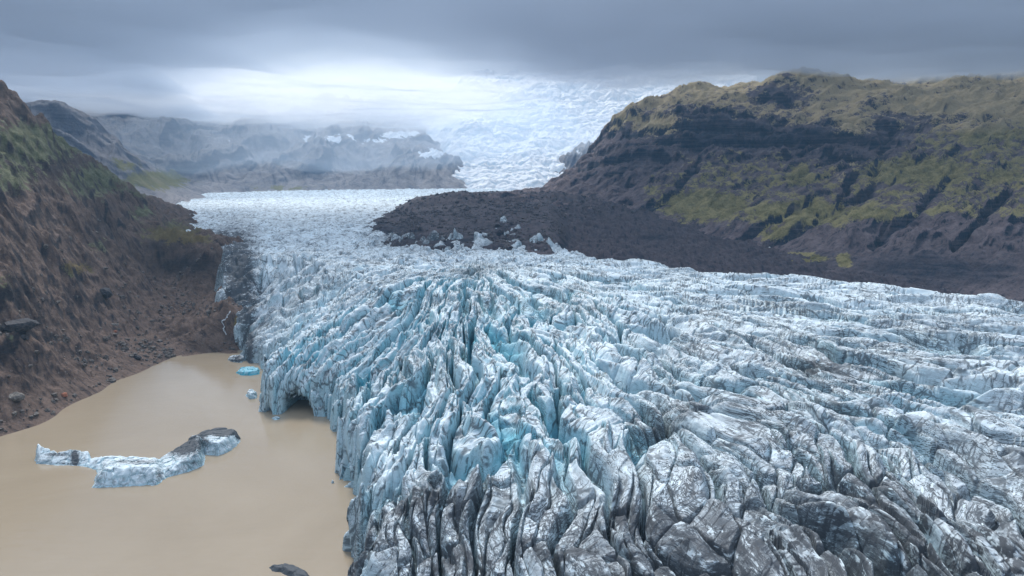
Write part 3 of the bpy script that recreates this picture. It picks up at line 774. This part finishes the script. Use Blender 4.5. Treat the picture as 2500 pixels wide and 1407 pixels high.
ib = empty('iceberg', (0, 0, 0))
thing(ib, 'long low iceberg with a black-topped hump, floating alone in the brown lake', 'iceberg')
berg('ice_arm', [(86, 1126), (92, 1132), (130, 1136), (192, 1138), (222, 1141), (222, 1122), (190, 1119), (150, 1121), (120, 1117), (100, 1111), (88, 1114)],
     [(98, 1122, 3.2), (130, 1128, 2.0), (160, 1128, 2.0), (200, 1130, 2.2)], M_ice, ib, seed=710, rough=0.3, dirt=[(183, 1120, 9, 18, 2.2), (165, 1132, 25, 5, 0.9), (140, 1110, 30, 5, .9)], clean=0.25)
berg('ice_block', [(225, 1191), (262, 1190), (300, 1188), (385, 1184), (406, 1168), (414, 1150), (405, 1124), (340, 1120), (260, 1122), (210, 1120), (210, 1140), (225, 1144), (238, 1152)],
     [(240, 1182, 5.0), (310, 1180, 5.2), (385, 1176, 5.0), (250, 1160, 5.6), (320, 1160, 5.2), (390, 1158, 4.4), (260, 1146, 2.6), (330, 1143, 2.2), (390, 1140, 2.4), (230, 1130, 2.6), (300, 1128, 3.0), (370, 1128, 2.4), (215, 1130, 2.2)],
     M_ice, ib, seed=720, wall=4.5, rough=0.45, dirt=[(330, 1128, 60, 7, .8), (390, 1160, 10, 16, .7), (350, 1108, 40, 4, 1.0)], clean=0.45)
berg('ice_ramp', [(384, 1162), (404, 1168), (440, 1157), (470, 1149), (496, 1137), (500, 1118), (500, 1098), (478, 1091), (440, 1106), (408, 1117), (384, 1126)],
     [(402, 1155, 2.2), (440, 1142, 2.8), (480, 1132, 4.8), (494, 1120, 6.2), (485, 1100, 6.4), (455, 1104, 4.6), (420, 1116, 2.0), (400, 1130, 2.4)],
     M_ice, ib, seed=730, wall=2.2, rough=0.4, dirt=[(445, 1085, 46, 24, 2.2), (475, 1130, 12, 8, .8)], clean=0.5)
berg('ice_hump', [(486, 1104), (500, 1110), (512, 1111), (532, 1113), (556, 1104), (574, 1092), (586, 1078), (586, 1068), (565, 1067), (530, 1069), (500, 1077), (470, 1088), (430, 1106), (418, 1112), (430, 1112), (480, 1098)],
     [(502, 1095, 5.2), (530, 1100, 4.8), (560, 1092, 4.6), (580, 1076, 3.8), (540, 1076, 5.0), (500, 1084, 5.0), (470, 1095, 4.6), (430, 1109, 1.6)],
     M_ice, ib, seed=740, wall=2.4, rough=0.35, dirt=[(545, 1052, 60, 13, 2.4), (583, 1060, 8, 14, 2.0), (450, 1075, 45, 20, 2.4), (490, 1060, 25, 8, 2.0), (480, 1078, 12, 12, .8)], clean=0.35)
o = berg('ice_floe', [(657, 1386), (664, 1394), (690, 1399), (712, 1412), (735, 1430), (765, 1425), (747, 1398), (722, 1386), (690, 1381), (668, 1380)],
         [(664, 1387, 0.8), (690, 1391, 0.9), (720, 1395, 1.2), (740, 1412, 1.2)], M_ice, None, seed=750, res=0.12, rough=0.25, dirt=[(700, 1395, 120, 60, 2.2)], clean=0.1)
thing(o, 'thin black dirt-covered ice floe low in the brown water nearest the viewer', 'ice floe')
o = berg('ice_floe', [(576, 911), (590, 917), (612, 917), (632, 914), (634, 905), (612, 902), (588, 903)], [(585, 910, 1.0), (605, 909, 2.6), (625, 908, 2.0)], M_ice, None, seed=760, rough=0.4, clean=1.0, cut=0.7, veins=0.2)
thing(o, 'small turquoise ice floe beside the far end of the glacier front', 'ice floe')
o = berg('ice_pinnacle', [(602, 968), (610, 975), (624, 973), (628, 964), (616, 959), (604, 961)], [(608, 967, 2.0), (618, 967, 2.6)], M_ice, None, seed=770, rough=0.5, clean=0.5)
thing(o, 'small pale ice pinnacle in the water left of the ice arch', 'ice pinnacle')
o = berg('ice_chip', [(664, 1022), (672, 1026), (681, 1024), (684, 1021), (674, 1019)], [(672, 1022, 0.5), (678, 1022, 0.6)], M_ice, None, seed=780, res=0.1, rough=0.15, wall=0.4, clean=0.4)
thing(o, 'tiny white ice chip floating just in front of the ice cave', 'ice chip')
o = berg('ice_floe', [(556, 878), (566, 884), (588, 886), (600, 880), (590, 873), (566, 873)], [(566, 879, 1.2), (585, 879, 2.4)], M_ice, None, seed=790, rough=0.5, dirt=[(578, 878, 30, 14, 1.0)], clean=0.2)
thing(o, 'low dirt-streaked ice floe at the far corner of the lake by the gravel', 'ice floe')


# ------------------------------------------------------------------ gravel bank, streams, rocks
gb = berg('gravel_bank', [(440, 866), (470, 856), (505, 848), (540, 844), (575, 850), (582, 862), (560, 864), (520, 860), (480, 866), (445, 871)],
          [(470, 862, 0.8), (510, 853, 2.0), (545, 850, 1.8), (570, 856, 1.0)], M_hill, None, seed=800, wall=4.0, rough=0.25)
structure(gb)


def pick(arr, px, py):
    """nearest point of a terrain seen at a photograph pixel"""
    X, Y, Z = arr
    PX, PY = to_px(X, Y, Z)
    d = (PX - px) ** 2 + (PY - py) ** 2
    near = np.where(d < max(d.min() * 1.5, 4.0), Y, 1e9)
    i = np.unravel_index(np.argmin(near), near.shape)
    return np.array((X[i], Y[i], Z[i]))


m, nt, bs = new_mat('white_water')
bs.inputs['Base Color'].default_value = (0.62, 0.68, 0.74, 1); bs.inputs['Roughness'].default_value = 0.3
geo = N(nt, 'ShaderNodeNewGeometry')
L(nt, mixc(nt, smooth(nt, noise(nt, geo.outputs['Position'], 1.3, 5, 0.7), 0.35, 0.6), (0.10, 0.11, 0.13), (0.55, 0.60, 0.64)), bs.inputs['Base Color'])
M_white = m


def ribbon(name, arr, pts, width):
    P = []
    for a, b in zip(pts[:-1], pts[1:]):
        for t in np.linspace(0, 1, 6)[:-1]:
            P.append(pick(arr, a[0] + (b[0] - a[0]) * t, a[1] + (b[1] - a[1]) * t))
    P = np.array(P); V = []; Fq = []
    rs = np.random.RandomState(len(P))
    for i, p in enumerate(P):
        q = P[min(i + 1, len(P) - 1)] - P[max(i - 1, 0)]
        n = np.array((q[1], -q[0], 0)); n /= np.linalg.norm(n) + 1e-6
        w = width * (0.5 + rs.rand())
        for u, h in ((-1, -0.4), (0, 0.35), (1, -0.4)):
            V.append(p + n * w * u + np.array((0, 0, h + 0.25)))
        if i:
            for j in (0, 1):
                Fq.append((3 * i - 3 + j, 3 * i - 2 + j, 3 * i + 1 + j, 3 * i + j))
    return structure(mesh_from(name, V, Fq, M_white))


ribbon('stream', HILL, [(564, 760), (556, 772), (552, 782), (541, 788), (549, 796), (547, 806), (555, 818)], 0.35)
ribbon('stream', MOUNT, [(1880, 604), (1862, 616), (1842, 622), (1833, 634), (1820, 646)], 1.5)
ribbon('stream', MOUNT, [(1855, 620), (1846, 630), (1842, 638)], 1.2)


def boulder_mat(name, a, b):
    m, nt, bs = new_mat(name)
    geo = N(nt, 'ShaderNodeNewGeometry'); pos = geo.outputs['Position']
    n1 = noise(nt, pos, 0.9, 6, 0.65); n2 = noise(nt, mapping(nt, pos, (0.5, 0.5, 2.0)), 1.0, 5, 0.6)
    L(nt, mixc(nt, smooth(nt, mathn(nt, 'ADD', mathn(nt, 'MULTIPLY', n1, 0.6), mathn(nt, 'MULTIPLY', n2, 0.4)), 0.36, 0.64), a, b), bs.inputs['Base Color'])
    bs.inputs['Roughness'].default_value = 0.9
    bump(nt, bs, n1, 0.8, 0.8)
    return m


B_dark = boulder_mat('dark_basalt', (0.016, 0.02, 0.028), (0.075, 0.07, 0.075))
B_pale = boulder_mat('pale_stone', (0.09, 0.08, 0.075), (0.26, 0.235, 0.21))
B_red = boulder_mat('red_stone', (0.16, 0.06, 0.035), (0.42, 0.16, 0.09))


def boulder(name, px, py, size, mat, label, cat='boulder', arr=None, seed=0, sink=0.3, rot=0.4):
    import bmesh
    p = pick(arr or HILL, px, py)
    bm = bmesh.new(); bmesh.ops.create_icosphere(bm, subdivisions=4, radius=1.0)
    co = np.array([v.co[:] for v in bm.verts], np.float32)
    rs = np.random.RandomState(seed + 5)
    # cut by random planes, then roughen: an angular stone
    for _ in range(14):
        n = rs.normal(size=3); n /= np.linalg.norm(n); d = 0.62 + 0.3 * rs.rand()
        over = np.maximum(co @ n - d, 0); co -= over[:, None] * n
    r = 1 + 0.10 * fbm(co[:, 0] * 2 + co[:, 2] * 1.3, co[:, 1] * 2 - co[:, 2], 900 + seed, 4)
    co = co * r[:, None] * np.array(size)
    c, sn = math.cos(rot), math.sin(rot)
    co[:, :2] = np.stack([co[:, 0] * c - co[:, 1] * sn, co[:, 0] * sn + co[:, 1] * c], -1)
    for v, q in zip(bm.verts, co): v.co = q
    me = bpy.data.meshes.new(name); bm.to_mesh(me); bm.free(); me.materials.append(mat)
    o = link(bpy.data.objects.new(name, me)); o.location = p + np.array((0, 0, size[2] * (1 - 2 * sink)))
    return thing(o, label, cat)


boulder('rock_outcrop', 255, 722, (4.6, 4.0, 3.6), B_dark, 'dark rounded rock knob alone halfway up the left scree slope', 'rock', seed=1)
boulder('rock_outcrop', 50, 798, (9.5, 4.0, 3.0), B_dark, 'long dark rock ledge jutting from the left slope at the picture edge', 'rock', seed=2, rot=0.9)
boulder('boulder', 281, 811, (1.5, 1.2, 0.9), B_red, 'small orange rock on grey scree of the left slope', seed=3)
boulder('boulder', 40, 978, (3.2, 2.6, 2.2), B_pale, 'large pale tan boulder low on the left slope near the water', seed=4)
boulder('boulder', 159, 968, (1.5, 1.3, 1.3), B_red, 'reddish boulder just above the brown lake shore', seed=5)
boulder('boulder', 36, 1014, (1.2, 1.2, 1.0), B_pale, 'small grey boulder at the lower left just above the shore', seed=6)
boulder('rock_outcrop', 278, 793, (4.2, 1.6, 1.0), B_pale, 'flat pale slab of rock just above the small orange rock', 'rock', seed=7, rot=0.2)
boulder('boulder', 49, 762, (0.9, 0.8, 0.7), B_pale, 'small whitish stone above the long dark ledge', seed=8)
boulder('boulder', 318, 716, (1.0, 0.9, 0.8), B_pale, 'small pale stone right of the dark rounded knob', seed=9)
boulder('rock_outcrop', 337, 876, (2.2, 1.8, 1.6), B_dark, 'dark rock lump close above the lake shore', 'rock', seed=10)
boulder('rock_outcrop', 57, 828, (2.2, 1.8, 1.5), B_dark, 'small dark rock below the long dark ledge', 'rock', seed=11)

def scree(name, arr, count, r0, r1, weight, mat, seed):
    """loose stones nobody could count, as one object lying on the terrain"""
    import bmesh
    X, Y, Z = arr
    rs = np.random.RandomState(seed)
    w = weight(X, Y, Z).ravel().astype(float); w /= w.sum()
    idx = rs.choice(w.size, count, p=w)
    bm = bmesh.new(); bmesh.ops.create_icosphere(bm, subdivisions=1, radius=1.0)
    base = np.array([v.co[:] for v in bm.verts]); tri = np.array([[v.index for v in f.verts] for f in bm.faces]); bm.free()
    n = len(base)
    P = np.stack([X.ravel()[idx], Y.ravel()[idx], Z.ravel()[idx]], -1)
    size = r0 * (r1 / r0) ** (rs.rand(count) ** 2.2)
    shape = base[None] * (0.7 + 0.6 * rs.rand(count, n, 1)) * (size[:, None, None] * (0.6 + 0.8 * rs.rand(count, 1, 3)))
    P += (rs.rand(count, 3) - 0.5) * np.array((1.2, 1.2, 0))
    V = (shape + P[:, None]).reshape(-1, 3)
    Fq = (tri[None] + (np.arange(count) * n)[:, None, None]).reshape(-1, 3)
    o = mesh_from(name, V, Fq, mat, smooth_shade=False)
    o['kind'] = 'stuff'
    return o


B_scree = boulder_mat('scree_stone', (0.04, 0.036, 0.036), (0.19, 0.165, 0.15))
scree('scree', HILL, 3600, 0.28, 1.7, lambda X, Y, Z: (Z > 0.1) * (Z < 75) * (Y < 560) * np.exp(-Z / 28.0) * (0.15 + sstep(-0.2, 0.6, fbm(X / 25, Y / 25, 951, 3))) * (np.hypot(X, Y) / 300) ** 2, B_scree, 951)
B_mor = boulder_mat('moraine_stone', (0.02, 0.022, 0.03), (0.13, 0.11, 0.115))
scree('moraine_rubble', MOR, 3800, 0.7, 3.0, lambda X, Y, Z: (Z > Pz - 1) * (Y > 420) * (0.1 + sstep(-0.2, 0.6, fbm(X / 30, Y / 30, 961, 3))), B_mor, 961)

# ------------------------------------------------------------------ haze and clouds
def volume_mat(name, col, density, aniso=0.2):
    m = bpy.data.materials.new(name); m.use_nodes = True
    nt = m.node_tree; nt.nodes.clear()
    v = N(nt, 'ShaderNodeVolumePrincipled')
    v.inputs['Color'].default_value = col + (1,); v.inputs['Density'].default_value = density
    v.inputs['Anisotropy'].default_value = aniso
    o = N(nt, 'ShaderNodeOutputMaterial'); L(nt, v.outputs[0], o.inputs['Volume'])
    return m


def box(name, a, b, mat):
    V = [(x, y, z) for z in (a[2], b[2]) for y in (a[1], b[1]) for x in (a[0], b[0])]
    Fq = [(0, 2, 3, 1), (4, 5, 7, 6), (0, 1, 5, 4), (2, 6, 7, 3), (0, 4, 6, 2), (1, 3, 7, 5)]
    return mesh_from(name, V, Fq, mat, smooth_shade=False)


def cloud_slab(name, xs, ys, bottom, thick, mat):
    X, Y = np.meshgrid(xs, ys)
    B = bottom(X, Y); T = B + thick(X, Y)
    n, m = X.shape
    V = np.concatenate([np.stack([X, Y, B], -1).reshape(-1, 3), np.stack([X, Y, T], -1).reshape(-1, 3)])
    idx = np.arange(n * m).reshape(n, m)
    q1 = np.stack([idx[:-1, :-1], idx[1:, :-1], idx[1:, 1:], idx[:-1, 1:]], -1).reshape(-1, 4)
    q2 = np.stack([idx[:-1, :-1], idx[:-1, 1:], idx[1:, 1:], idx[1:, :-1]], -1).reshape(-1, 4) + n * m
    rim = np.concatenate([idx[0, :], idx[1:, -1], idx[-1, -2::-1], idx[-2:0:-1, 0]])
    r2 = np.roll(rim, -1)
    q3 = np.stack([rim, r2, r2 + n * m, rim + n * m], -1)
    o = mesh_from(name, V, np.concatenate([q1, q2, q3]), mat)
    o['kind'] = 'stuff'
    return o


haze = box('haze', (-2600, -400, -40), (2600, 3250, 700), volume_mat('haze_air', (0.36, 0.67, 1.0), 0.85e-4, 0.2))
haze['kind'] = 'stuff'


def edge_taper(X, Y, x0, x1, y0, y1, w):
    return sstep(x0, x0 + w, X) * sstep(x1, x1 - w, X) * sstep(y0, y0 + w, Y) * sstep(y1, y1 - w, Y)


def deck_thick(X, Y):
    far = 1640 + 1150 * sstep(-650, -1150, X) - 380 * np.exp(-((X + 300) / 380) ** 2) + 60 * fbm(X / 300, Y / 300, 611, 3)
    t = sstep(far + 30, far - 350, Y) * sstep(560, 900, Y) * sstep(-2300, -1900, X) * sstep(2400, 2000, X)
    return 2 + (110 - 65 * sstep(-500, -900, X) * sstep(1100, 1500, Y)) * t


cloud_deck = cloud_slab('cloud', np.linspace(-2300, 2400, 180), np.linspace(560, 3000, 150),
                        lambda X, Y: 300 + 13 * fbm(X / 300, Y / 300, 601, 3), deck_thick,
                        volume_mat('shaded_cloud', (0.60, 0.67, 0.77), 0.012, 0.2))  # shade under the thick deck is put into the cloud's darker albedo
def far_cloud(x1, lift, thick, dens, seed, col):
    cloud_slab('cloud', np.linspace(-2500, x1, 120), np.linspace(1450, 3150, 90),
               lambda X, Y: lift + 26 * fbm(X / 240, Y / 240, seed, 3) + 0.12 * np.clip(X + 300, 0, 900),
               lambda X, Y: 2 + thick * edge_taper(X, Y, -2500, x1, 1450, 3150, 450) * (0.7 + 0.5 * fbm(X / 300, Y / 300, seed + 7, 3)),
               volume_mat('pale_cloud', col, dens, 0.35))


far_cloud(450, 135, 270, 0.0007, 621, (0.74, 0.86, 1.0))
far_cloud(150, 290, 170, 0.0026, 641, (0.97, 0.98, 1.0))
